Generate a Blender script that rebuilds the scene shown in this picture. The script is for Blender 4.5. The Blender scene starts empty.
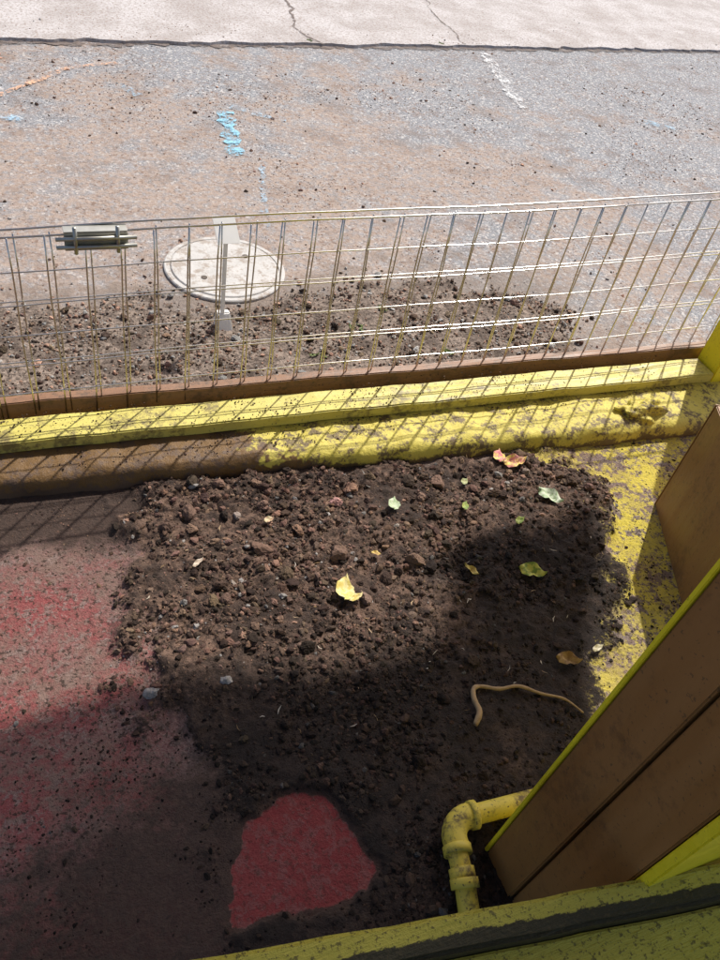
import bpy, bmesh, math, random
import numpy as np
from mathutils import Vector, Matrix
rng=np.random.default_rng(7); random.seed(7)
scn=bpy.context.scene
COL=scn.collection

# ---------------------------------------------------------------- noise
TAB=rng.random((8,256,256))
def vn(x,y,s=0):
    xi=np.floor(x).astype(int); yi=np.floor(y).astype(int)
    fx=x-xi; fy=y-yi; fx=fx*fx*(3-2*fx); fy=fy*fy*(3-2*fy)
    t=TAB[s%8]; g=lambda a,b:t[a%256,b%256]
    return (g(xi,yi)*(1-fx)+g(xi+1,yi)*fx)*(1-fy)+(g(xi,yi+1)*(1-fx)+g(xi+1,yi+1)*fx)*fy
def fbm(x,y,sc,o=4,s=0,gain=.5):
    a=1;t=0;n=0
    x=np.asarray(x,float);y=np.asarray(y,float)
    for i in range(o):
        c,sn=math.cos(i*.9+.4),math.sin(i*.9+.4)
        t=t+a*vn((x*c-y*sn)*sc+17.3*i,(x*sn+y*c)*sc+9.1*i,s+i); n+=a; a*=gain; sc*=2.03
    return t/n
def sstep(a,b,v): 
    t=np.clip((v-a)/(b-a),0,1); return t*t*(3-2*t)
def sdf(px,py,poly):
    px=np.asarray(px,float);py=np.asarray(py,float)
    d=np.full(px.shape,1e9); ins=np.zeros(px.shape,bool)
    n=len(poly)
    for i in range(n):
        ax,ay=poly[i];bx,by=poly[(i+1)%n]
        ex,ey=bx-ax,by-ay
        t=np.clip(((px-ax)*ex+(py-ay)*ey)/(ex*ex+ey*ey),0,1)
        d=np.minimum(d,np.hypot(px-ax-ex*t,py-ay-ey*t))
        c=((ay>py)!=(by>py))
        xx=ax+(py-ay)/(ey if abs(ey)>1e-9 else 1e-9)*ex
        ins^=(c&(px<xx))
    return np.where(ins,d,-d)

SOIL=[(.17,1.5),(.25,1.625),(.5,1.60),(1.02,1.55),(1.593,1.49),(1.64,1.3),(1.53,1.035),(1.36,.8),(1.22,.667),(1.12,.467),(.95,.1),(.9,-.1),(.12,-.1),(.12,.36),(.2,.6),(.213,.753),(.11,.907),(.13,1.2)]
RED=[(.275,.625),(.36,.655),(.465,.625),(.515,.445),(.47,.41),(.36,.405),(.195,.425),(.20,.50)]
def redd(x,y): return sdf(x,y,RED)+(fbm(x,y,26,5,3,.6)-.5)*.04
def soilmask(x,y):
    d=sdf(x,y,SOIL)+(fbm(x,y,12,5,1)-.5)*.22
    m=sstep(-.05,.08,d)
    return m*(1-sstep(-.014,.012,redd(x,y)))
def soilheight(x,y):
    m=soilmask(x,y)
    lump=1-np.abs(2*fbm(x,y,11,3,5)-1)*1.6
    rid=1-np.abs(2*fbm(x,y,42,3,6)-1)
    h=.002+.024*fbm(x,y,6,5,2)+.018*(fbm(x,y,38,4,4,.65)-.4)+.009*np.clip(lump,0,1)+.008*rid
    h=h*(.5+.5*sstep(.75,1.0,np.asarray(y)))
    return m*h
BANK=[(-1.2,2.60),(-.05,2.60),(.5,2.52),(1.0,2.54),(1.5,2.58),(1.9,2.50),(2.10,2.22),(1.98,1.9),(1.98,1.7),(-1.2,1.7)]
def bankmask(x,y):
    d=sdf(x,y,BANK)+(fbm(x,y,9,5,5)-.5)*.26
    dm=np.hypot(np.asarray(x)-.78,np.asarray(y)-2.70)
    return sstep(-.10,.14,d)*sstep(.20,.30,dm)
def bankheight(x,y):
    return bankmask(x,y)*(.003+.016*fbm(x,y,7,5,6)+.008*(fbm(x,y,30,3,2)-.4))

# ---------------------------------------------------------------- mesh helpers
def np_mesh(name,V,F,mat=None,smooth=False,attrs=None,parent=None):
    V=np.asarray(V,np.float32);F=np.asarray(F,np.int32)
    me=bpy.data.meshes.new(name); k=F.shape[1]
    me.vertices.add(len(V)); me.vertices.foreach_set('co',V.ravel())
    me.loops.add(F.size); me.loops.foreach_set('vertex_index',F.ravel())
    me.polygons.add(len(F)); me.polygons.foreach_set('loop_start',np.arange(0,F.size,k,dtype=np.int32))
    me.polygons.foreach_set('loop_total',np.full(len(F),k,np.int32))
    me.update(calc_edges=True)
    me.polygons.foreach_set('use_smooth',np.full(len(F),smooth))
    if attrs:
        for an,c in attrs.items():
            a=me.color_attributes.new(an,'FLOAT_COLOR','POINT')
            cc=np.ones((len(V),4),np.float32); cc[:,:3]=c
            a.data.foreach_set('color',cc.ravel())
    ob=bpy.data.objects.new(name,me); COL.objects.link(ob)
    if mat: me.materials.append(mat)
    if parent: ob.parent=parent
    return ob
def grid(x0,x1,y0,y1,st):
    nx=int((x1-x0)/st)+1; ny=int((y1-y0)/st)+1
    X,Y=np.meshgrid(np.linspace(x0,x1,nx),np.linspace(y0,y1,ny))
    i=np.arange(nx*ny).reshape(ny,nx)
    F=np.stack([i[:-1,:-1],i[:-1,1:],i[1:,1:],i[1:,:-1]],-1).reshape(-1,4)
    return X.ravel(),Y.ravel(),F
def empty(name):
    e=bpy.data.objects.new(name,None); COL.objects.link(e); return e
def bm_obj(name,bm,mat,parent=None,smooth=False):
    me=bpy.data.meshes.new(name); bm.normal_update(); bm.to_mesh(me); bm.free()
    for p in me.polygons: p.use_smooth=smooth
    if mat: me.materials.append(mat)
    ob=bpy.data.objects.new(name,me); COL.objects.link(ob)
    if parent: ob.parent=parent
    return ob
def prism(name,quad,z0,z1,mat,parent=None,bev=.004,wob=0.0,cuts=0,topquad=None):
    bm=bmesh.new()
    tq=topquad or quad
    b=[bm.verts.new((x,y,z0)) for x,y in quad]; t=[bm.verts.new((x,y,z1)) for x,y in tq]
    bm.faces.new(b[::-1]); bm.faces.new(t)
    n=len(quad)
    for i in range(n): bm.faces.new((b[i],b[(i+1)%n],t[(i+1)%n],t[i]))
    if bev: bmesh.ops.bevel(bm,geom=bm.edges[:],offset=bev,segments=2,affect='EDGES')
    if cuts:
        es=[e for e in bm.edges if e.calc_length()>.25]
        bmesh.ops.subdivide_edges(bm,edges=es,cuts=cuts,use_grid_fill=True)
        for v in bm.verts:
            v.co.z+=wob*(math.sin(v.co.x*9.1)+math.sin(v.co.x*23+1)+.5*math.sin(v.co.x*71))*.5
            v.co.y+=wob*(math.sin(v.co.x*7.3+2)+math.sin(v.co.x*31)+.5*math.sin(v.co.x*83))*.5
    return bm_obj(name,bm,mat,parent)
def tube(paths,r,sides=8):
    VS=[];FS=[];off=0
    for p in paths:
        rr=r
        if isinstance(p,tuple): p,rr=p
        P=np.array(p,float); n=len(P)
        T=np.gradient(P,axis=0); T/=np.linalg.norm(T,axis=1)[:,None]
        ref=np.array([0,0,1.]) if abs(T[0,2])<.9 else np.array([0,1.,0])
        A=np.cross(T,ref);A/=np.linalg.norm(A,axis=1)[:,None];B=np.cross(T,A)
        a=np.linspace(0,2*np.pi,sides,endpoint=False)
        rad=np.asarray(rr)*np.ones(n)
        V=P[:,None]+rad[:,None,None]*(np.cos(a)[None,:,None]*A[:,None]+np.sin(a)[None,:,None]*B[:,None])
        i=np.arange(n*sides).reshape(n,sides)+off
        j=np.roll(i,-1,1)
        FS.append(np.stack([i[:-1],j[:-1],j[1:],i[1:]],-1).reshape(-1,4))
        V=V.reshape(-1,3); c=len(V); V=np.vstack([V,P[0],P[-1]])
        for k in range(0,sides,2):
            FS.append(np.array([[off+c,off+(k+2)%sides,off+(k+1)%sides,off+k]]))
            e=off+(n-1)*sides
            FS.append(np.array([[off+c+1,e+k,e+(k+1)%sides,e+(k+2)%sides]]))
        VS.append(V); off+=len(V)
    return np.vstack(VS),np.vstack(FS).astype(int)

def templates(sub,n,amp):
    out=[]
    for k in range(n):
        bm=bmesh.new(); bmesh.ops.create_icosphere(bm,subdivisions=sub,radius=1)
        V=np.array([v.co[:] for v in bm.verts]);F=np.array([[v.index for v in f.verts] for f in bm.faces]); bm.free()
        dirs=rng.normal(size=(7,3));dirs/=np.linalg.norm(dirs,axis=1)[:,None]
        r=np.ones(len(V))
        for d in dirs:
            c=rng.uniform(.45,.9); dd=V@d
            r=np.where(dd*r>c,c/np.maximum(dd,1e-3),r)
        r*=1+amp*(rng.random(len(V))-.5)
        out.append((V*r[:,None]*rng.uniform(.65,1.25,3),F))
    return out
T1=templates(1,14,.5); T2=templates(2,14,.40); T3=templates(3,8,.24)
def scatter(name,xs,ys,zs,rs,cols,mat,flat=.75,parent=None,big=.006):
    VS=[];FS=[];CS=[];off=0
    for x,y,z,r,c in zip(xs,ys,zs,rs,cols):
        T=(T3 if r>.014 else T2 if r>big else T1); V,F=T[rng.integers(len(T))]
        q=rng.normal(size=4);q/=np.linalg.norm(q);w,a,b,d=q
        R=np.array([[1-2*(b*b+d*d),2*(a*b-w*d),2*(a*d+w*b)],[2*(a*b+w*d),1-2*(a*a+d*d),2*(b*d-w*a)],[2*(a*d-w*b),2*(b*d+w*a),1-2*(a*a+b*b)]])
        P=(V@R.T)*r; P[:,2]*=flat; P+=(x,y,z)
        VS.append(P);FS.append(F+off);off+=len(V);CS.append(np.tile(c,(len(V),1)))
    return np_mesh(name,np.vstack(VS),np.vstack(FS),mat,False,{'tint':np.vstack(CS)},parent)

# ---------------------------------------------------------------- materials
class M:
    def __init__(s,name):
        s.m=bpy.data.materials.new(name); s.m.use_nodes=True
        s.t=s.m.node_tree; s.b=s.t.nodes['Principled BSDF']; s.out=s.t.nodes['Material Output']
        g=s.t.nodes.new('ShaderNodeNewGeometry'); s.P=g.outputs['Position']; s.N=g.outputs['Normal']
    def n(s,ty,ins=None,**kw):
        nd=s.t.nodes.new('ShaderNode'+ty)
        for k,v in kw.items(): setattr(nd,k,v)
        for k,v in (ins or {}).items(): s.set(nd.inputs[k],v)
        return nd
    def set(s,sock,v):
        if isinstance(v,bpy.types.NodeSocket): s.t.links.new(v,sock)
        else:
            if isinstance(v,tuple) and len(v)==3 and sock.type=='RGBA': v=v+(1,)
            sock.default_value=v
    def noise(s,sc,det=4,rough=.55,vec=None,dist=0):
        return s.n('TexNoise',{'Vector':vec or s.P,'Scale':sc,'Detail':det*.6,'Roughness':rough,'Distortion':dist}).outputs['Fac']
    def vor(s,sc,out='Color',vec=None,feature='F1'):
        return s.n('TexVoronoi',{'Vector':vec or s.P,'Scale':sc},feature=feature).outputs[out]
    def ramp(s,v,a,b,c0=0.,c1=1.):
        r=s.n('MapRange',{'Value':v,'From Min':a,'From Max':b,'To Min':c0,'To Max':c1},interpolation_type='SMOOTHSTEP'); return r.outputs[0]
    def mix(s,f,a,b,bt='MIX'):
        nd=s.n('Mix',data_type='RGBA',blend_type=bt); s.set(nd.inputs[0],f); s.set(nd.inputs[6],a); s.set(nd.inputs[7],b); return nd.outputs[2]
    def math(s,op,a,b=0.,c=0.):
        nd=s.n('Math',operation=op); s.set(nd.inputs[0],a); s.set(nd.inputs[1],b); s.set(nd.inputs[2],c); return nd.outputs[0]
    def xyz(s,v=None):
        return s.n('SeparateXYZ',{0:v or s.P}).outputs
    def mapping(s,scale,rot=(0,0,0)):
        return s.n('Mapping',{'Vector':s.P,'Scale':scale,'Rotation':rot}).outputs[0]
    def bump(s,h,st,dist=.01,nrm=None):
        ins={'Height':h,'Strength':st,'Distance':dist}
        if nrm: ins['Normal']=nrm
        return s.n('Bump',ins).outputs[0]
    def fin(s,col,rough=.8,nrm=None,metal=0,spec=.3):
        s.set(s.b.inputs['Base Color'],col); s.set(s.b.inputs['Roughness'],rough); s.b.inputs['Metallic'].default_value=metal
        s.b.inputs['Specular IOR Level'].default_value=spec
        if nrm: s.set(s.b.inputs['Normal'],nrm)
        return s.m
    def attr(s,n): return s.n('Attribute',attribute_name=n).outputs['Color']

def mat_asphalt():
    m=M('asphalt_dusty'); x,y,z=m.xyz()
    big=m.noise(1.3,6,.65); mid=m.noise(6,6,.65); fine=m.noise(60,5,.75); grit=m.vor(230); g2=m.vor(100)
    gv=m.xyz(grit)[0]; gv2=m.xyz(g2)[0]
    grey=m.mix(gv,(.14,.148,.162),(.41,.415,.43))
    grey=m.mix(m.ramp(gv2,.80,.95),grey,(.57,.55,.53))
    dust=m.mix(fine,(.22,.165,.13),(.56,.45,.38))
    mask=m.math('ADD',m.math('MULTIPLY',big,1.0),m.math('MULTIPLY',mid,.75))
    near=m.math('ADD',m.ramp(y,4.9,2.8,-.08,.10),m.ramp(m.math('SUBTRACT',x,m.math('MULTIPLY',y,.2)),.4,3.0,.10,-.12))
    mask=m.math('ADD',mask,near)
    mask=m.ramp(mask,.78,1.04)
    mask=m.math('MULTIPLY',mask,m.ramp(m.noise(28,6,.75),.36,.60,.25,1.))
    col=m.mix(mask,grey,dust)
    blot=m.ramp(m.math('ADD',m.math('MULTIPLY',m.noise(3.2,7,.75),.8),m.math('MULTIPLY',fine,.25)),.53,.66)
    col=m.mix(m.math('MULTIPLY',blot,.42),col,(.17,.125,.10))
    sp=m.ramp(m.noise(44,6,.8),.52,.61); sp=m.math('MULTIPLY',sp,m.ramp(mid,.38,.60,.10,.85))
    col=m.mix(sp,col,(.21,.135,.098))
    sp2=m.ramp(m.vor(60,'Distance'),.24,.08); sp2=m.math('MULTIPLY',sp2,m.ramp(m.noise(9),.44,.58))
    col=m.mix(m.math('MULTIPLY',sp2,.85),col,(.17,.11,.08))
    bs=m.math('ADD',m.ramp(y,3.1,2.35),m.math('MULTIPLY',m.math('SUBTRACT',m.noise(7,5,.7),.5),1.6))
    bs=m.math('MULTIPLY',m.ramp(bs,.35,.95,0,.85),m.ramp(x,2.5,1.8))
    col=m.mix(bs,col,m.mix(fine,(.10,.078,.064),(.31,.25,.205)))
    h=m.math('ADD',m.math('MULTIPLY',gv,.6),fine)
    return m.fin(col,.85,m.bump(h,.9,.006))
def mat_pavement():
    m=M('concrete_pavement'); g=m.xyz(m.vor(160))[0]; n=m.noise(2.5,6,.7); f=m.noise(60,5,.75)
    col=m.mix(m.ramp(n,.35,.65),(.36,.32,.30),(.53,.50,.49)); col=m.mix(m.math('MULTIPLY',g,.4),col,(.60,.58,.57))
    col=m.mix(m.math('MULTIPLY',m.ramp(f,.49,.61),.7),col,(.27,.21,.17))
    return m.fin(col,.9,m.bump(m.math('ADD',g,f),.6,.004))
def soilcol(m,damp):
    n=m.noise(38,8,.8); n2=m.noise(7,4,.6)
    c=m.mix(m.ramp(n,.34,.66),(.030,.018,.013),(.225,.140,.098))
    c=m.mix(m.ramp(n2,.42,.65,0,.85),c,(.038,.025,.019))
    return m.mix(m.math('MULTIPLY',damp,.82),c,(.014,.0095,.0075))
def mat_floor():
    m=M('painted_concrete_with_soil'); x,y,z=m.xyz()
    a=m.xyz(m.attr('mask')); S,R,Yl=a[0],a[1],a[2]
    grit=m.xyz(m.vor(240))[0]; f=m.noise(55,5,.75); g48=m.noise(30,7,.8)
    conc=m.mix(grit,(.14,.105,.09),(.32,.255,.225))
    red=m.mix(m.noise(18,5,.7),(.25,.030,.034),(.37,.060,.060))
    patch=m.ramp(R,.85,1.)
    wear=m.ramp(g48,.50,.58,1.,.25)
    wear=m.math('MAXIMUM',wear,m.math('MULTIPLY',patch,.72))
    redw=m.math('MULTIPLY',R,wear)
    col=m.mix(redw,conc,red)
    yel=m.mix(f,(.60,.48,.04),(.76,.64,.12))
    ys=m.math('MULTIPLY',Yl,m.ramp(m.math('ADD',m.math('MULTIPLY',m.noise(40,7,.85),.6),m.math('MULTIPLY',m.noise(11,4,.6),.4)),.455,.51))
    col=m.mix(ys,col,yel)
    inred=m.math('SUBTRACT',1.,m.math('MULTIPLY',patch,.85))
    inyel=m.math('SUBTRACT',1.,m.math('MULTIPLY',ys,.5))
    film=m.math('ADD',m.math('MULTIPLY',m.noise(4.5,5,.65),.8),m.math('MULTIPLY',f,.62))
    film=m.ramp(film,.56,.88)
    film=m.math('MULTIPLY',m.math('MULTIPLY',film,inyel),m.math('MULTIPLY',inred,.90))
    fc=m.mix(g48,(.105,.062,.047),(.34,.225,.18))
    col=m.mix(film,col,fc)
    dk=m.ramp(m.noise(75,5,.75),.54,.63)
    dkm=m.math('MULTIPLY',m.math('MULTIPLY',dk,inyel),m.math('SUBTRACT',.85,m.math('MULTIPLY',patch,.4)))
    col=m.mix(dkm,col,(.045,.029,.020))
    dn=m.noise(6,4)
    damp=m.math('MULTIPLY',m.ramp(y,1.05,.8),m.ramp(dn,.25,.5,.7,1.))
    d2=m.math('MULTIPLY',m.ramp(x,.85,1.1),m.ramp(y,1.28,1.1)); damp=m.math('MAXIMUM',damp,d2)  # soil darkened along the cast shade's outline: painted shade on top of damp
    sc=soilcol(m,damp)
    mud_shade=m.math('ADD',m.ramp(y,1.02,.45,-.1,.34),m.ramp(x,-.35,.22,-.03,.20))
    mud_shade=m.math('ADD',mud_shade,m.ramp(y,1.34,1.52,0,.46))  # band along the kerb: fence shade painted into the mud colour
    mud_shade=m.math('ADD',mud_shade,m.math('ADD',m.math('MULTIPLY',dn,.5),m.math('MULTIPLY',g48,.45)))
    mud_shade=m.math('MULTIPLY',m.ramp(mud_shade,.58,.86),m.ramp(x,1.25,1.0))
    mud_shade=m.math('MULTIPLY',mud_shade,inred)
    col=m.mix(m.math('MULTIPLY',mud_shade,.93),col,m.mix(f,(.020,.013,.010),(.095,.058,.042)))
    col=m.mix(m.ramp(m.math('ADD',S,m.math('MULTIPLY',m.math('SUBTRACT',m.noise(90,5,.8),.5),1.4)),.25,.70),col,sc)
    h=m.math('ADD',m.noise(120,6,.8),m.math('MULTIPLY',grit,.4))
    return m.fin(col,.82,m.bump(h,1.,.008),spec=.32)
def mat_bank():
    m=M('bank_soil'); x,y,z=m.xyz(); fine=m.noise(70,6,.8)
    c=m.mix(m.ramp(fine,.35,.65),(.075,.058,.047),(.34,.27,.22))
    c=m.mix(m.ramp(m.noise(9,5,.6),.42,.66,0,.65),c,(.06,.044,.035))
    return m.fin(c,.9,m.bump(m.noise(110,5,.75),1.,.006),spec=.2)
def mat_clod(name,hr=.86):
    m=M(name); c=m.mix(1.,m.attr('tint'),m.mix(m.noise(160,4,.8),(.35,.35,.35),(1.65,1.65,1.65)),'MULTIPLY')
    return m.fin(c,hr,m.bump(m.noise(260,4,.7),.7,.003),spec=.25)
def mat_paint(name,c0,c1,grime=.5,dirtc=(.10,.065,.04),sc=(6,60,60),gs=.52,rough=.5):
    m=M(name); st=m.noise(1,5,.6,vec=m.mapping(sc)); 
    col=m.mix(st,c0,c1)
    g=m.ramp(m.math('ADD',m.math('MULTIPLY',m.noise(7,6,.7),.6),m.math('MULTIPLY',m.noise(60,5,.75),.4)),gs,gs+.13)
    col=m.mix(m.math('MULTIPLY',g,grime),col,dirtc)
    ch=m.ramp(m.noise(95,4,.7),.63,.68); col=m.mix(m.math('MULTIPLY',ch,grime),col,(.06,.045,.03))
    h=m.math('ADD',st,m.math('MULTIPLY',m.noise(90,4),.4))
    return m.fin(col,m.ramp(st,.3,.7,rough-.08,rough+.2),m.bump(h,.4,.003),spec=.4)
def mat_rail(name,edge):
    m=M(name); x,y,z=m.xyz()
    rot=(0,0,.1645)
    st=m.noise(1,6,.8,vec=m.mapping((14,170,170),rot)); wide=m.noise(1,6,.8,vec=m.mapping((9,60,60),rot)); fi=m.noise(110,6,.8)
    col=m.mix(st,(.40,.34,.03),(.70,.60,.09))
    t=m.math('ADD',m.math('SUBTRACT',y,.299),m.math('MULTIPLY',x,.166))
    g=m.math('ADD',m.ramp(t,edge[0],edge[1],0.,.5),m.math('ADD',m.math('MULTIPLY',wide,.55),m.math('MULTIPLY',fi,.35)))
    g=m.math('ADD',g,m.ramp(x,.25,.5,-.12,.05))
    g=m.ramp(g,.62,.72)
    col=m.mix(m.math('MULTIPLY',g,.95),col,(.020,.015,.009))
    sp=m.ramp(fi,.54,.62); col=m.mix(m.math('MULTIPLY',sp,.75),col,(.08,.06,.02))
    return m.fin(col,.6,m.bump(m.math('ADD',st,fi),.8,.004),spec=.35)
def mat_kerb():
    m=M('kerb_paint'); x,y,z=m.xyz()
    st=m.noise(12,5,.6)
    yel=m.mix(st,(.54,.44,.06),(.70,.60,.13)); br=m.mix(st,(.12,.065,.022),(.22,.125,.045))
    e=m.math('ADD',x,m.math('MULTIPLY',m.math('SUBTRACT',m.noise(9,6,.75),.5),.6))
    e=m.math('ADD',e,m.math('MULTIPLY',z,3.))
    col=m.mix(m.ramp(e,.80,.84),br,yel)
    g=m.math('ADD',m.math('MULTIPLY',m.noise(16,6,.7),.6),m.math('MULTIPLY',m.noise(80,5,.8),.4))
    g=m.math('ADD',g,m.ramp(z,.035,0.,0.,.16))
    col=m.mix(m.math('MULTIPLY',m.ramp(g,.48,.58),.9),col,m.mix(st,(.07,.045,.03),(.17,.11,.075)))
    return m.fin(col,.6,m.bump(m.noise(50,6,.75),.8,.005),spec=.3)
def simple(name,c0,c1,rough=.5,metal=0,sc=40,b=.2):
    m=M(name); n=m.noise(sc,4,.6)
    return m.fin(m.mix(n,c0,c1),rough,m.bump(n,b,.002),metal=metal,spec=.5)
def mat_spray(name,c,thr=.5):
    m=M(name); col=m.mix(m.noise(60),c,tuple(min(1,v*1.4+.1) for v in c)); m.fin(col,.8)
    al=m.ramp(m.math('ADD',m.math('MULTIPLY',m.noise(80,6,.85),.65),m.math('MULTIPLY',m.noise(16,3),.35)),thr-.04,thr+.10)
    m.set(m.b.inputs['Alpha'],al); return m.m

ASPH=mat_asphalt(); PAV=mat_pavement(); FLOOR=mat_floor(); BANKM=mat_bank(); CLOD=mat_clod('soil_clods')
YEL=mat_paint('yellow_paint',(.50,.42,.07),(.70,.62,.17),.75,gs=.49)
YELC=mat_paint('yellow_paint_clean',(.78,.66,.015),(.86,.75,.03),.35,gs=.57)
BROWN=mat_paint('brown_paint',(.255,.122,.038),(.335,.172,.056),.55,dirtc=(.14,.073,.03),sc=(25,25,2.5),gs=.51,rough=.4)
REDWD=mat_paint('raw_timber',(.17,.085,.045),(.32,.17,.09),.7,sc=(4,90,90),gs=.48)
RAILM=mat_rail('handrail_paint',(-.018,-.040)); RAILM2=mat_rail('handrail_paint_lower',(-.30,-.40))
GALV=simple('galvanised_wire',(.58,.56,.52),(.80,.78,.74),.22,1,60)
GALV2=simple('galvanised_bracket',(.34,.34,.30),(.56,.55,.50),.45,1,30)
m=M('white_plastic'); m.fin(m.mix(m.noise(25),(.80,.79,.76),(.88,.88,.86)),.5)
tr=m.n('BsdfTranslucent',{'Color':(.86,.86,.82,1)}); mx=m.n('MixShader'); mx.inputs[0].default_value=.25
m.t.links.new(m.b.outputs[0],mx.inputs[1]); m.t.links.new(tr.outputs[0],mx.inputs[2]); m.t.links.new(mx.outputs[0],m.out.inputs[0]); PVC=m.m
PIPEY=mat_paint('yellow_pipe_paint',(.62,.47,.05),(.78,.64,.10),.9,sc=(30,30,30),gs=.45)
DARK=simple('joint_dark',(.07,.06,.05),(.17,.135,.11),.95,0,50)
CASTER=simple('shade_caster_timber',(.30,.17,.08),(.40,.24,.12),.7)

# ---------------------------------------------------------------- ground outside
xs=np.array([-40,-8,-3,-1,0,1,2,3,4,6,9,14,40.]); ys=np.array([-30,-4,0,1.9,2.5,3,3.5,4,4.5,5,5.5,6,8,12,20,60.])
Xg,Yg=np.meshgrid(xs,ys); i=np.arange(Xg.size).reshape(Xg.shape)
Fg=np.stack([i[:-1,:-1],i[:-1,1:],i[1:,1:],i[1:,:-1]],-1).reshape(-1,4)
np_mesh('asphalt_ground',np.stack([Xg.ravel(),Yg.ravel(),np.full(Xg.size,-.004)],-1),Fg,ASPH)
n=360; px=np.concatenate([[-30,-10],np.linspace(-3,10,n),[20,40]])
py=5.09+.095*px+(fbm(px,px*0,9,5,1)-.5)*.09
Vp=np.vstack([np.stack([px,py,np.full(len(px),-.004)],-1),np.stack([px,py+.006,np.full(len(px),.014)],-1),np.stack([px,px*0+60,np.full(len(px),.014)],-1)])
L=len(px); ii=np.arange(L-1)
np_mesh('pavement',Vp,np.vstack([np.stack([ii,ii+1,ii+1+L,ii+L],-1),np.stack([ii+L,ii+1+L,ii+1+2*L,ii+2*L],-1)]),PAV)
def strip(name,pts,w,z,mat,jit=.3,seg=.03,wob=.0):
    P=[]
    for (a,b) in zip(pts[:-1],pts[1:]):
        d=math.dist(a,b);k=max(2,int(d/seg))
        for t in range(k): P.append((a[0]+(b[0]-a[0])*t/k,a[1]+(b[1]-a[1])*t/k))
    P.append(pts[-1]); P=np.array(P)
    P[:,0]+=wob*(fbm(P[:,0]*1,P[:,1],6,4,2)-.5); P[:,1]+=wob*(fbm(P[:,0],P[:,1],6,4,5)-.5)
    T=np.gradient(P,axis=0);T/=np.linalg.norm(T,axis=1)[:,None]; Nn=np.stack([-T[:,1],T[:,0]],-1)
    wl=w*(1+jit*(rng.random(len(P))-.5)*2)/2; wr=w*(1+jit*(rng.random(len(P))-.5)*2)/2
    A=P+Nn*wl[:,None];B=P-Nn*wr[:,None];k=len(P);j=np.arange(k-1)
    V=np.vstack([np.c_[A,np.full(k,z)],np.c_[B,np.full(k,z)]])
    return np_mesh(name,V,np.stack([j,j+k,j+k+1,j+1],-1),mat)
DUSTC=mat_spray('crack_filled_with_soil',(.10,.07,.055),.45)
strip('pavement_joint',[(-3,5.09-.285-.015),(10,5.09+.95-.015)],.05,.001,DUSTC,.9,.03,.06)
strip('pavement_crack',[(2.03,5.30),(2.0,5.6),(2.12,6.2),(2.3,8)],.018,.0165,DUSTC,.8,.03,.15)
strip('pavement_crack',[(3.21,5.42),(3.25,5.9),(3.35,6.5),(3.6,8)],.010,.0165,DUSTC,.8,.03,.15)
BLUE=mat_spray('blue_spray_paint',(.18,.42,.56),.48); BLUE2=mat_spray('blue_spray_paint_faint',(.27,.42,.54),.53)
ORG=mat_spray('orange_spray_paint',(.55,.31,.18),.50); WHT=mat_spray('white_paint',(.64,.64,.63),.51)
strip('blue_paint_mark',[(1.15,4.22),(1.12,4.0),(1.07,3.70)],.075,.002,BLUE,.5)
strip('blue_paint_mark',[(1.20,4.28),(1.30,4.2),(1.45,4.10)],.05,.003,BLUE2,.5)
strip('blue_paint_mark',[(.05,4.15),(.14,4.06)],.08,.002,BLUE2,.5)
strip('blue_paint_mark',[(.66,4.55),(.74,4.40)],.06,.002,BLUE2,.5)
strip('blue_paint_mark',[(3.9,4.18),(4.1,4.10)],.09,.002,BLUE2,.5)
strip('orange_paint_line',[(.0,4.3),(.2,4.5),(.42,4.74),(.7,4.85)],.035,.002,ORG,.5)
strip('white_paint_line',[(3.3,5.3),(3.2,4.9),(3.07,4.35)],.07,.003,WHT,.5)
strip('faded_chalk_line',[(1.18,3.62),(1.10,3.3),(1.02,3.0)],.03,.002,BLUE2,.6)

X,Y,F=grid(-1.2,2.5,1.88,3.05,.0075)
mk=bankmask(X,Y); Z=bankheight(X,Y)-.010*(1-mk)-.004
np_mesh('soil_bank',np.stack([X,Y,Z],-1),F,BANKM,True)

# ---------------------------------------------------------------- floor inside
X,Y,F=grid(-.9,2.62,-.4,1.74,.0048)
S=soilmask(X,Y)
R=sstep(.30,.10,X+(fbm(X,Y,8,4,3)-.5)*.25)
R=R*(.40+.36*sstep(.38,.62,fbm(X,Y,7,5,6)))
R=R*sstep(1.60,1.25,Y)
R=np.maximum(R,sstep(-.01,.012,redd(X,Y))*1.0)
Yl=sstep(1.36,1.52,X+(fbm(X,Y,9,4,7)-.5)*.2)
Yl=np.maximum(Yl,sstep(1.0,1.15,X)*sstep(.95,.8,Y)*.8)
Z=soilheight(X,Y)+.003*(fbm(X,Y,30,4,1)-.5)
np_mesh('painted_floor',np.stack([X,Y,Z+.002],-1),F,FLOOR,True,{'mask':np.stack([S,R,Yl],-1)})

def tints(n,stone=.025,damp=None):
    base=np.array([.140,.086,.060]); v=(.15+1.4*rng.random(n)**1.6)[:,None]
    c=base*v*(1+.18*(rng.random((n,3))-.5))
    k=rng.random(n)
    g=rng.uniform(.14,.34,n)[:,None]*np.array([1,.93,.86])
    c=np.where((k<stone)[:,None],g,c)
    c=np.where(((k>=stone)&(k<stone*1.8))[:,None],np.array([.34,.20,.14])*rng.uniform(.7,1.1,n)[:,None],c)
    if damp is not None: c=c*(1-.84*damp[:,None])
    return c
def place(n,x0,x1,y0,y1,maskf):
    X=rng.uniform(x0,x1,n*6);Y=rng.uniform(y0,y1,n*6)
    k=rng.random(n*6)<maskf(X,Y); return X[k][:n],Y[k][:n]
def damp_shade_at(x,y):
    a=sstep(1.03,.82,y); b=sstep(.85,1.05,x)*sstep(1.28,1.1,y); return np.maximum(a,b)  # clods darken over the same area: shade put into the tint, plus damp
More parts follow.
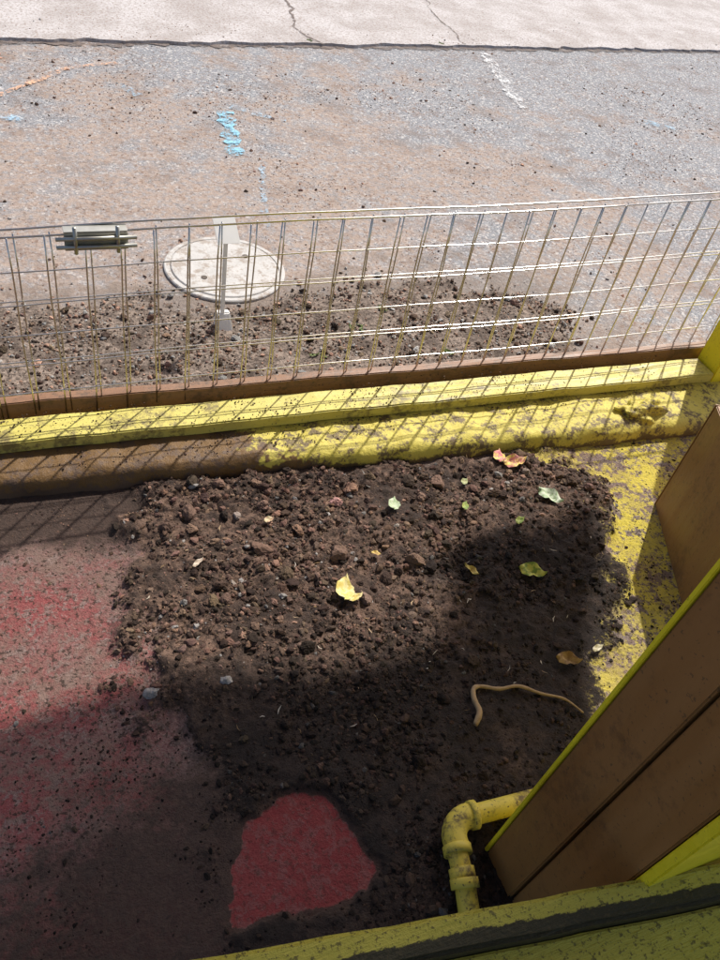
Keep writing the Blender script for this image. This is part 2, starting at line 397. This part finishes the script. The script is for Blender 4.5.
def dens(x,y): return np.clip(soilmask(x,y),0,1)*(.6+.4*sstep(.75,1.0,y))*(.25+1.3*sstep(.35,.65,fbm(x,y,8,3,3)))
XS=[];YS=[];RS=[]
for n,r0,r1 in ((24000,.0018,.0048),(4200,.0045,.009),(560,.009,.014),(60,.013,.022)):
    f=dens if r0<.007 else (lambda x,y:dens(x,y)*(.25+.75*sstep(.85,1.1,y)*sstep(1.7,1.2,x)))
    a,b=place(n,.0,1.75,.15,1.66,f); XS.append(a);YS.append(b);RS.append(rng.uniform(r0,r1,len(a)))
a,b=place(7500,-.6,2.1,.15,1.6,lambda x,y:(1-soilmask(x,y))*(.05+.5*sstep(.50,.8,fbm(x,y,7,4,4)+.25*np.exp(-np.abs(sdf(x,y,SOIL))*9)))*(1-.85*(sdf(x,y,RED)>.0)))
XS.append(a);YS.append(b);RS.append(rng.uniform(.0013,.0045,len(a))*(1+.7*(rng.random(len(a))<.06)))
x=np.concatenate(XS);y=np.concatenate(YS);r=np.concatenate(RS)
scatter('soil_pile',x,y,soilheight(x,y)+r*.28,r,tints(len(x),damp=damp_shade_at(x,y)*.85),CLOD)
def bd(x,y): return bankmask(x,y)*(.3+1.1*sstep(.35,.65,fbm(x,y,8,3,3)))
XS=[];YS=[];RS=[]
for n,r0,r1 in ((7500,.002,.006),(1000,.006,.010),(120,.010,.018)):
    a,b=place(n,-1.1,2.4,1.95,3.0,bd); XS.append(a);YS.append(b);RS.append(rng.uniform(r0,r1,len(a)))
x=np.concatenate(XS);y=np.concatenate(YS);r=np.concatenate(RS)
scatter('soil_clods',x,y,bankheight(x,y)+r*.25-.004,r,tints(len(x),stone=.18)*np.array([1.35,1.42,1.45]),CLOD)
def od(x,y):
    return np.clip((1-bankmask(x,y))*(.12+1.0*sstep(.46,.72,fbm(x,y,2.2,5,2)))*sstep(6.4,3.0,y)*(np.hypot(x-.78,y-2.7)>.24),0,1)
a,b=place(11000,-1,6.5,2.0,6.2,od)
r=rng.uniform(.0015,.0042,len(a))*(1+1.5*(rng.random(len(a))<.05)+.2*(b>4))
scatter('loose_gravel',a,b,r*.2-.004+.018*(b>5.12+.095*a),r,tints(len(a),stone=.2)*1.7,CLOD)

st=[(.149,.951,.018,(.30,.28,.26)),(.314,.931,.013,(.32,.30,.28)),(.76,1.41,.022,(.46,.25,.22)),(.82,1.45,.022,(.26,.15,.10)),(1.02,1.37,.018,(.22,.14,.10)),(.47,1.42,.016,(.26,.21,.18)),(1.05,1.20,.014,(.28,.19,.14)),(1.40,1.40,.015,(.26,.20,.16)),(.62,1.33,.02,(.24,.14,.09)),(.40,1.20,.013,(.28,.23,.19)),(.9,1.28,.012,(.30,.26,.22)),(.70,1.22,.03,(.17,.105,.075)),(.5,1.28,.03,(.155,.092,.065)),(1.1,1.42,.028,(.18,.11,.08)),(.35,1.46,.027,(.155,.095,.07)),(.9,1.15,.028,(.16,.10,.07))]
sx,sy,sr=[np.array([s[k] for s in st]) for k in range(3)]; sc=[np.array(s[3]) for s in st]
scatter('stones',sx,sy,soilheight(sx,sy)+sr*.25,sr,sc,CLOD)
VS=[];FS=[];CS=[];off=0
a,b=place(80,.1,1.6,.7,1.6,lambda x,y:soilmask(x,y)*.9+.1)
for x,y in zip(a,b):
    l=random.uniform(.003,.012);w=random.uniform(.0006,.002);t=random.uniform(0,6.28);z=float(soilheight(np.array([x]),np.array([y]))[0])+.006
    d=np.array([math.cos(t),math.sin(t),random.uniform(-.4,.4)])*l;e=np.array([-math.sin(t),math.cos(t),random.uniform(-.5,.5)])*w
    bend=np.array([-math.sin(t),math.cos(t),0])*l*random.uniform(-.4,.4)
    p=np.array([x,y,z]); VS+= [p-d-e*.4,p+bend-e,p+bend+e,p-d+e*.4,p+d-e*.3,p+d*1.1+e*.3]; FS+=[[off,off+1,off+2,off+3],[off+1,off+4,off+5,off+2]]; off+=6
    cc=random.choice([(.42,.36,.28),(.35,.25,.15),(.5,.46,.4),(.25,.16,.08)]); CS+=[cc]*6
np_mesh('straw_debris',VS,FS,CLOD,False,{'tint':np.array(CS)})

# leaves
def leaf(name,x,y,L,W,ang,c0,c1,curl=.25,tilt=.15,out=.014,parent=None):
    n=9; VS=[];
    for i in range(n):
        t=i/(n-1); w=W*math.sin(math.pi*t**.8)**.8*(.5)+.0004
        for k in (-1,-.5,0,.5,1):
            xx=(t-.5)*L; yy=k*w*(1+.1*math.sin(t*23+k)); zz=abs(k)*w*.35+curl*L*(t-.5)**2*1.6+.004*math.sin(t*9+k*3)*L/.05
            VS.append((xx,yy,zz))
    FS=[[i*5+k,(i+1)*5+k,(i+1)*5+k+1,i*5+k+1] for i in range(n-1) for k in range(4)]
    m=M(name+'_mat'); col=m.mix(m.ramp(m.noise(70,4),.4,.6),c0,c1)
    col=m.mix(m.ramp(m.noise(120,5,.8),.56,.66,0,.6),col,(.25,.15,.05)); m.fin(col,.55,m.bump(m.noise(150),.5,.002))
    V=np.array(VS); ca,sa=math.cos(ang),math.sin(ang); V[:,2]+=V[:,1]*tilt
    zz=float(soilheight(np.array([x]),np.array([y]))[0]) if y<1.7 else 0
    V=np.c_[V[:,0]*ca-V[:,1]*sa,V[:,0]*sa+V[:,1]*ca,V[:,2]]+np.array([x,y,zz+out])
    return np_mesh(name,V,FS,m.m,True,parent=parent)
YA,YB=(.62,.50,.14),(.74,.66,.32); GA,GB=(.16,.24,.04),(.34,.38,.10)
leaf('fallen_leaf',.672,1.10,.08,.05,1.15,YA,YB,.5,.35)
leaf('fallen_leaf',.69,1.07,.045,.028,.3,YA,(.7,.6,.3),.3,-.5)
leaf('fallen_leaf',1.215,1.035,.08,.045,-.5,GA,(.45,.45,.08))
leaf('fallen_leaf',1.42,1.28,.085,.045,-.9,(.30,.40,.22),(.55,.60,.45))
leaf('fallen_leaf',1.38,1.44,.09,.045,.1,(.70,.55,.12),(.60,.22,.2))
leaf('fallen_leaf',1.34,1.475,.06,.04,1.1,(.62,.20,.22),(.72,.60,.15))
leaf('fallen_leaf',.92,1.355,.05,.035,1.2,(.36,.46,.26),(.5,.56,.4))
leaf('fallen_leaf',1.17,.76,.07,.035,-.4,(.22,.12,.04),(.34,.22,.08))
leaf('fallen_leaf',1.27,1.21,.04,.02,.4,GA,GB); leaf('fallen_leaf',1.04,1.08,.05,.022,2.,(.4,.28,.05),(.5,.4,.1))
leaf('fallen_leaf',1.13,1.30,.035,.02,1.,GA,GB); leaf('fallen_leaf',1.27,.77,.04,.015,.2,(.6,.55,.4),(.5,.45,.3))
leaf('fallen_leaf',.55,1.38,.03,.018,.2,(.6,.5,.3),(.5,.3,.2)); leaf('fallen_leaf',.33,1.28,.04,.012,.6,(.6,.5,.4),(.5,.4,.3))
leaf('fallen_leaf',.80,1.20,.03,.015,2.6,(.55,.4,.1),(.4,.25,.1)); leaf('fallen_leaf',1.18,1.40,.03,.02,.6,(.3,.36,.16),(.4,.4,.2))
for k,(gx,gy) in enumerate([(1.15,2.25),(.95,2.1),(1.45,2.05),(2.0,5.33),(3.0,5.42),(1.3,2.35)]):
    wd=empty('weed_sprout')
    for j in range(5):
        leaf('blade',gx+random.uniform(-.02,.02),gy+random.uniform(-.02,.02),.03,.009,j*1.3+k,(.10,.15,.035),(.17,.22,.07),.6,.4,.012,wd)
tw=[(.845,.665),(.868,.690),(.872,.725),(.885,.752),(.91,.755),(.95,.735),(1.0,.728),(1.05,.695),(1.10,.665),(1.13,.62)]
ctrl=[(x,y,float(soilheight(np.array([x]),np.array([y]))[0])+.012+.004*math.sin(x*60)) for x,y in tw]
def smoothp(P,k=5):
    P=[Vector(p) for p in P];o=[]
    for i in range(len(P)-1):
        a=P[max(i-1,0)];b=P[i];c=P[i+1];d=P[min(i+2,len(P)-1)]
        for j in range(k):
            t=j/k; o.append(tuple(.5*((2*b)+(c-a)*t+(2*a-5*b+4*c-d)*t*t+(3*b-a-3*c+d)*t**3)))
    o.append(tuple(P[-1])); return o
sp=smoothp(ctrl); rad=np.interp(np.linspace(0,1,len(sp)),[0,.1,.4,1],[.005,.0075,.0055,.0025])*(1+.35*(rng.random(len(sp))-.5))
V,F=tube([(sp,rad)],.005,8)
np_mesh('fallen_twig',V,F,simple('twig_bark',(.24,.15,.07),(.46,.32,.17),.8,0,90,.5),True)

# ---------------------------------------------------------------- manhole + marker stake
def disc(name,cx,cy,prof,mat,parent,seg=64):
    VS=[];FS=[]
    for r,z in prof:
        for k in range(seg):
            a=2*math.pi*k/seg; VS.append((cx+r*math.cos(a),cy+r*math.sin(a),z))
    n=len(prof)
    for i in range(n-1):
        for k in range(seg): FS.append([i*seg+k,i*seg+(k+1)%seg,(i+1)*seg+(k+1)%seg,(i+1)*seg+k])
    me=bpy.data.meshes.new(name); me.from_pydata(VS,[],FS+[[(n-1)*seg+k for k in range(seg)]]); me.materials.append(mat)
    ob=bpy.data.objects.new(name,me);COL.objects.link(ob);ob.parent=parent;return ob
mm=M('manhole_concrete')
c=mm.mix(mm.noise(14,5,.65),(.40,.39,.37),(.62,.605,.58)); c=mm.mix(mm.math('MULTIPLY',mm.ramp(mm.noise(18,7,.8),.48,.62),.75),c,(.30,.24,.19))
MH=mm.fin(c,.75,mm.bump(mm.math('ADD',mm.noise(90,4),mm.xyz(mm.vor(120))[0]),.5,.002))
mh=empty('manhole_cover')
disc('frame_ring',.77,2.715,[(.235,-.01),(.235,.004),(.231,.007),(.214,.007),(.212,.003)],MH,mh)
disc('lid',.77,2.715,[(.209,-.004),(.209,.007),(.206,.0095),(.05,.0095)],MH,mh)
for a in (.6,.6+math.pi):
    cx,cy=.77+.12*math.cos(a),2.715+.12*math.sin(a)
    disc('lift_hole',cx,cy,[(.012,.0098),(.012,.0115),(.008,.0115)],DARK,mh,16)
ms=empty('white_marker_stake')
prism('shaft',[(.654,2.335),(.668,2.335),(.668,2.341),(.654,2.341)],-.02,.355,PVC,ms,bev=.0015)
prism('tag',[(.624,2.300),(.700,2.300),(.700,2.304),(.624,2.304)],.350,.402,PVC,ms,bev=.0015,topquad=[(.624,2.388),(.700,2.388),(.700,2.392),(.624,2.392)])
prism('foot_clamp',[(.634,2.29),(.694,2.29),(.694,2.36),(.634,2.36)],-.01,.06,PVC,ms,bev=.004,topquad=[(.640,2.335),(.688,2.335),(.688,2.36),(.640,2.36)])

# ---------------------------------------------------------------- kerb and timbers
VS=[];n=330
kx=np.linspace(-1.0,2.62,n)
prof=[(0,-.01),(0,.02),(.006,.042),(.018,.056),(.038,.062),(.09,.063),(.14,.062),(.26,.060)]
for j,x in enumerate(kx):
    yf=1.632-.082*x
    if x>1.75: yf+=.02*(x-1.75)
    for k,(dy,z) in enumerate(prof):
        jt=(vn(np.array([x*14]),np.array([k*.7]),2)[0]-.5)*.014+(vn(np.array([x*60]),np.array([k*1.7]),4)[0]-.5)*.007
        VS.append((x,yf+dy+jt*(k<5),z+jt*.7*(k>0)))
i=np.arange(n*len(prof)).reshape(n,len(prof))
KM=mat_kerb()
np_mesh('painted_kerb',VS,np.stack([i[:-1,:-1],i[1:,:-1],i[1:,1:],i[:-1,1:]],-1).reshape(-1,4),KM,True)
def yl(x,o): return 1.747-.0385*x+o
prism('yellow_timber_sill',[(-1,yl(-1,0)),(2.36,yl(2.36,0)),(2.36,yl(2.36,.10)),(-1,yl(-1,.10))],.0635,.104,YEL,bev=.004,wob=.0022,cuts=60)
prism('brown_timber_plank',[(-1,yl(-1,.135)),(3.2,yl(3.2,.135)),(3.2,yl(3.2,.17)),(-1,yl(-1,.17))],.0,.128,REDWD,bev=.003,wob=.002,cuts=60)
bm=bmesh.new(); bmesh.ops.create_icosphere(bm,subdivisions=5,radius=1)
for v in bm.verts:
    p=v.co.copy(); k=fbm(np.array([p.x*1.+p.z]),np.array([p.y+p.z*.7]),2.2,5,3)[0]
    v.co=Vector((p.x*.105,p.y*.055,p.z*.06))*(.55+1.*k); v.co+=Vector((1.97,1.565,.040))
bm_obj('mortar_lump',bm,KM,smooth=True)
prism('yellow_post',[(2.365,1.66),(2.47,1.66),(2.47,1.765),(2.365,1.765)],.0,.85,YELC,bev=.004)
a,b=place(2200,-.9,2.3,1.63,1.86,lambda x,y:.2+.8*(fbm(x,y,6,3,2)>.52))
zz=np.where(b>1.75-.0385*a,.104,.062); ok=(b>1.665-.082*a)
r=rng.uniform(.001,.0032,len(a)); r*=1+.6*(rng.random(len(a))<.05)
scatter('soil_crumbs',a[ok],b[ok],(zz+r*.4)[ok],r[ok],tints(ok.sum())*.9,CLOD)

# ---------------------------------------------------------------- wire fence
fe=empty('wire_mesh_fence')
def fy(x,z): return 1.868-.012*x+.006*math.sin(x*3)+.01*(z-.1)
def zs(x,z): return .09+(z-.09)*(.925+.045*x)      # the panel rises slightly to the right
paths=[]
def wob(a,s): return .0014*math.sin(a*9+s)+.0006*math.sin(a*31+s*2)
for layer,(dx,dy,dz) in enumerate(((0,0,0),(.0135,.012,.004))):
    for k in range(-12,42):
        x=k*.085+dx; lean=random.uniform(-.006,.006); s=random.uniform(0,6)
        z0=.085+random.uniform(-.012,.01)
        paths.append(([(x+lean*t+wob(t,s),fy(x,0)+dy+wob(t,s+2),zs(x,z0+t*(.69+dz-z0))) for t in np.linspace(0,1,7)],.0022))
    for z in ((.69,.588,.486,.384,.282,.180)):
        if layer and z<.6 and z not in (.486,.282): continue
        s=random.uniform(0,6); hh=.0028 if z>.68 else .0019
        paths.append(([(x,fy(x,z)+dy-.0035+wob(x,s)*.4,zs(x,z+dz*(4 if z>.6 else 1))+wob(x*.5,s)*.9) for x in np.linspace(-1,3.4,90)],hh))
V,F=tube(paths,.0017,8); np_mesh('mesh_wires',V,F,GALV,True,parent=fe)
lb=empty('galvanised_bracket'); dzb=-.040
prism('plate',[(.125,1.848),(.275,1.846),(.275,1.850),(.125,1.852)],.655+dzb,.700+dzb,GALV2,lb,bev=.001)
prism('flange',[(.125,1.851),(.275,1.849),(.275,1.885),(.125,1.887)],.700+dzb,.7035+dzb,GALV2,lb,bev=.001)
V,F=tube([[(.105,1.842,.690+dzb),(.2,1.841,.690+dzb),(.295,1.840,.690+dzb)],[(.105,1.842,.668+dzb),(.2,1.841,.668+dzb),(.295,1.840,.668+dzb)],[(.15,1.842,.65+dzb),(.15,1.841,.68+dzb),(.15,1.842,.72+dzb)],[(.25,1.842,.65+dzb),(.25,1.841,.68+dzb),(.25,1.842,.72+dzb)]],.005,10)
np_mesh('bolt_rods',V,F,GALV2,True,parent=lb)

# ---------------------------------------------------------------- right boards / post
bb=empty('brown_board_box')
A=Vector((1.792,1.20));B=Vector((1.60,.79)); d=(B-A).normalized(); nr=Vector((-d.y,d.x))
if nr.x<0: nr=-nr
q=lambda o1,o2,t1,t2:[tuple(A+d*o1+nr*t1),tuple(A+d*o2+nr*t1),tuple(A+d*o2+nr*t2),tuple(A+d*o1+nr*t2)]
ln=(B-A).length
prism('side_panel',q(0,ln,0,.03),.0,.42,BROWN,bb,bev=.003)
prism('return_panel',q(.0,.03,.032,.6),.0,.42,BROWN,bb,bev=.003)
prism('trim',q(-.006,-.001,-.001,.031),.0,.42,BROWN,bb,bev=.001)

po=empty('brown_timber_post')
def pq(y0,y1,x0,x1): return [(x0,y0),(x1,y0),(x1,y1),(x0,y1)]
prism('front_board',pq(.305,.400,.742,.86),.0,2.3,BROWN,po,bev=.003,topquad=pq(.235,.335,.742,.86))
prism('rear_board',pq(.197,.300,.746,.86),.0,2.3,BROWN,po,bev=.003,topquad=pq(.13,.231,.746,.86))
prism('edge_trim',pq(.401,.409,.739,.86),.0,2.3,YELC,po,bev=.0015,topquad=pq(.336,.344,.739,.86))
prism('yellow_facing',pq(.176,.194,.743,1.6),.0,2.3,YELC,po,bev=.003,topquad=pq(.11,.128,.743,1.6))

yp=empty('yellow_elbow_pipe'); zc=.055; px0=-.022; py0=.004
def sh(L): return [(a+px0,b+py0,c) for a,b,c in L]
run=sh([(.92,.452,zc),(.80,.460,zc),(.735,.465,zc)])
bend=sh([(.735-.045*math.sin(a),.420+.045*math.cos(a),zc) for a in np.linspace(0.1,math.pi/2,8)])
leg=sh([(.684,.40,zc),(.676,.35,zc-.005),(.665,.30,zc-.02),(.650,.22,zc-.045)])
V,F=tube([run+bend+leg],.0215,20); np_mesh('pipe_run',V,F,PIPEY,True,parent=yp)
def col(p,q,r):
    p,q=sh([p,q])
    V,F=tube([[p,tuple((np.array(p)+np.array(q))/2),q]],r,24); np_mesh('collar',V,F,PIPEY,True,parent=yp)
sub=sh([(.752,.464,zc),(.735,.465,zc)])+bend+sh([(.687,.408,zc)])
V,F=tube([sub],.0265,20); np_mesh('elbow',V,F,PIPEY,True,parent=yp)
col((.758,.463,zc),(.744,.4645,zc),.030); col((.689,.417,zc),(.685,.400,zc),.030); col((.680,.375,zc-.003),(.675,.350,zc-.006),.0265); col((.677,.356,zc-.004),(.673,.338,zc-.008),.029)
rl=empty('yellow_handrail')
def rp(x,o): return (x,.299-.166*x+o)
prism('top_rail',[rp(-.3,-.05),rp(1.6,-.05),rp(1.6,0),rp(-.3,0)],.455,.50,RAILM,rl,bev=.006,wob=.0018,cuts=40)
prism('lower_rail',[rp(-.3,-.16),rp(1.6,-.16),rp(1.6,-.0515),rp(-.3,-.0515)],.40,.474,RAILM2,rl,bev=.004,wob=.0012,cuts=40)

# ---------------------------------------------------------------- sun, added shade caster, sky
EL=math.radians(48); AZ=math.radians(47)
sd=Vector((math.cos(EL)*math.sin(AZ),math.cos(EL)*math.cos(AZ),math.sin(EL)))
su=bpy.data.lights.new('sun','SUN'); su.energy=5; su.angle=math.radians(.75); su.color=(1,.955,.89)
so=bpy.data.objects.new('sun',su); COL.objects.link(so); so.rotation_euler=sd.to_track_quat('Z','Y').to_euler()
w=bpy.data.worlds.new('World'); scn.world=w; w.use_nodes=True; nt=w.node_tree
sk=nt.nodes.new('ShaderNodeTexSky'); sk.sky_type='NISHITA'; sk.sun_disc=False; sk.sun_elevation=EL; sk.sun_rotation=AZ; sk.dust_density=3.5; sk.air_density=.8
nt.links.new(sk.outputs[0],nt.nodes['Background'].inputs[0]); nt.nodes['Background'].inputs[1].default_value=.15
zr=3.6; ox,oy=sd.x/sd.z*zr,sd.y/sd.z*zr
SH=[(-3.5,1.0),(-.2,.97),(.12,1.0),(.22,.95),(.30,.93),(.42,.91),(.5,.86),(.60,.885),(.75,.87),(.88,.90),(.90,.98),(.97,1.04),(.98,1.15),(1.12,1.20),(1.3,1.17),(1.52,1.21),(1.45,1.02),(1.32,.9),(1.16,.64),(1.02,.2),(1.0,-2.2),(-3.5,-2.2)]
bm=bmesh.new(); b=[bm.verts.new((x+ox,y+oy,zr)) for x,y in SH]; t=[bm.verts.new((x+ox,y+oy,zr+.03)) for x,y in SH]
bm.faces.new(b[::-1]);bm.faces.new(t)
for i in range(len(SH)): bm.faces.new((b[i],b[(i+1)%len(SH)],t[(i+1)%len(SH)],t[i]))
bm_obj('shade_caster_slab',bm,CASTER)  # unseen slab added overhead, outline shaped to throw the floor's shade edges
ca=empty('shade_caster_support'); 
for (x,y) in ((ox-2.6,oy-1.9),(ox+.7,oy-1.9)): prism('post',pq(y-.05,y+.05,x-.05,x+.05),0,zr-.001,CASTER,ca)  # unseen props added to carry the shade caster

cam=bpy.data.cameras.new('camera'); cam.sensor_fit='VERTICAL'; cam.sensor_height=24; cam.lens=20; cam.clip_start=.01; cam.clip_end=500
co=bpy.data.objects.new('camera',cam); COL.objects.link(co); co.location=(0,0,1.7); co.rotation_euler=(0.7854,-0.16208,-0.36834)
scn.camera=co
scn.view_settings.view_transform='Standard'; scn.view_settings.look='None'; scn.view_settings.exposure=0
